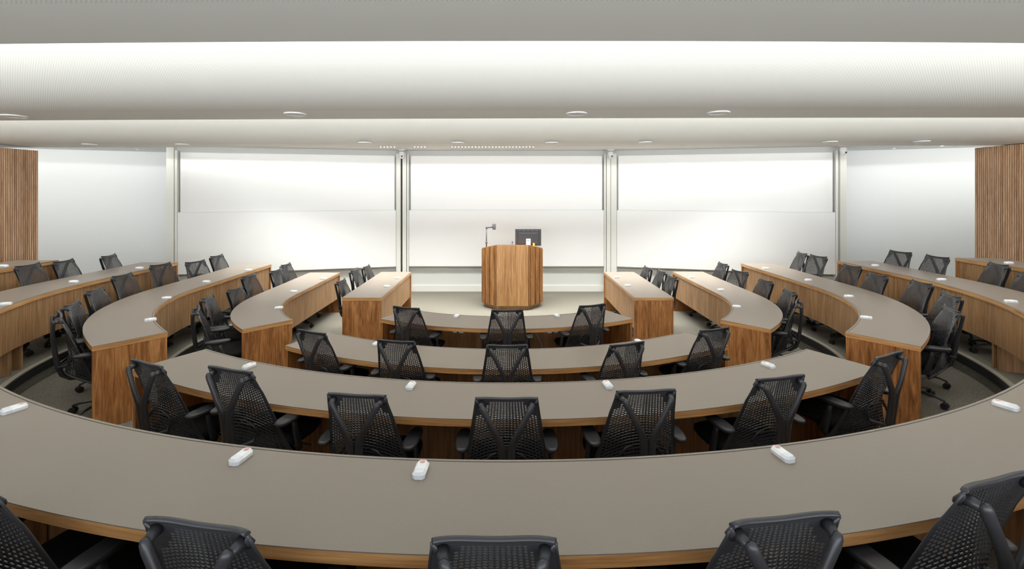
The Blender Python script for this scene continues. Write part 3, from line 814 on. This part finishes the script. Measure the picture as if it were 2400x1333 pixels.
def disc(x, y, z, r_, label, nm='ceiling_speaker'):
    r = empty(nm, (x, y, z)); tag(r, label, 'speaker' if nm == 'ceiling_speaker' else 'light', 'round white ceiling speakers' if nm == 'ceiling_speaker' else 'small ceiling spotlights')
    m = M(); n = 28
    m.loft([[(r_*math.cos(2*PI*k/n), r_*math.sin(2*PI*k/n), 0) for k in range(n)], [(r_*math.cos(2*PI*k/n), r_*math.sin(2*PI*k/n), -.010) for k in range(n)], [(r_*.9*math.cos(2*PI*k/n), r_*.9*math.sin(2*PI*k/n), -.013) for k in range(n)], [(r_*.88*math.cos(2*PI*k/n), r_*.88*math.sin(2*PI*k/n), -.006) for k in range(n)]], sm=False)
    m.build('bezel', WHITE if nm == 'ceiling_speaker' else METAL, r)
    m = M(); m.tube([(0, 0, -.001), (0, 0, -.008)], r_*.87, 28); m.build('grille' if nm == 'ceiling_speaker' else 'bulb', DISC if nm == 'ceiling_speaker' else SPOT, r)
def up(px_, py_, z): return (px_-1187)/(444.3-py_)*(z-EYE), 1100*(z-EYE)/(444.3-py_)
for i, (a, b) in enumerate(((33, 271), (692, 266), (1351, 265), (1684, 263))):
    x, y = up(a, b, 3.07); disc(x, y, 3.07, .105, 'round white ceiling speaker in the nearer fin, '+['at the left picture edge', 'left of the centre', 'just right of the centre', 'further right'][i])
for i, (a, b) in enumerate(((210, 338), (428, 338), (855, 334), (1073, 334), (1293, 334), (1512, 333), (1945, 332), (2160, 331))):
    x, y = up(a, b, 3.04); disc(x, y, 3.042, .10, 'round white ceiling speaker in the far fin, '+['above the left slatted wall end', 'above the left edge of the left whiteboard', 'above the right part of the left whiteboard', 'above and left of the podium', 'above and right of the podium', 'above the left part of the right whiteboard', 'above the right edge of the right whiteboard', 'above the right white side wall'][i])
for i, (a, b) in enumerate(((322, 349), (2095, 347), (2207, 341.5))):
    x, y = up(a, b, ZC); disc(x, y, ZC+.004, .04, ['tiny bright ceiling spotlight over the left side wall', 'tiny bright ceiling spotlight over the right side wall, nearer the boards', 'tiny bright ceiling spotlight over the right side wall, nearer the slats'][i], 'ceiling_spotlight')
# ------------------------------------------------------------------ outlets and cable under the first desk
for i, (a, b) in enumerate(((1073, 782), (1305, 781))):
    t = math.radians((-11.1, 10.6)[i]); R_ = ROW[1]['R']+.40; x, y = R_*math.sin(t), YC-R_*math.cos(t)
    r = empty('power_outlet', (x, y, .640), t); tag(r, 'silver power outlet box under the %s half of the shortest centre desk' % ('left', 'right')[i], 'outlet', 'outlet boxes under the desk')
    m = M(); m.box(-.062, -.02, .01, .062, .03, .058); m.build('housing', OUTM, r)
    m = M(); m.box(-.012, -.032, .008, .012, -.0305, .026); m.build('socket', DARKGAP, r)
m = M(); m.tube([(.33, 5.52, .69), (.36, 5.47, .62), (.40, 5.45, .54), (.43, 5.46, .42), (.42, 5.5, .25), (.40, 5.6, .01)], .005, 8)
tag(m.build('cable', BLUE), 'pale blue cable hanging under the shortest centre desk beside the middle chair', 'cable')

m = M()
for k in range(46):
    x = -2.17+k*.0585
    if -1.90 < x < -1.62 or -1.38 < x < -.95: continue
    m.box(x-.007, 8.10, 3.052, x+.007, 8.112, 3.060, 0)
m.box(-2.2, 8.104, 3.060, .6, 8.112, 3.212, 1)
tag(m.build('led_strip', [SPOT, RAIL]), 'row of tiny bright lamps along the front edge of the far ceiling fin', 'light')
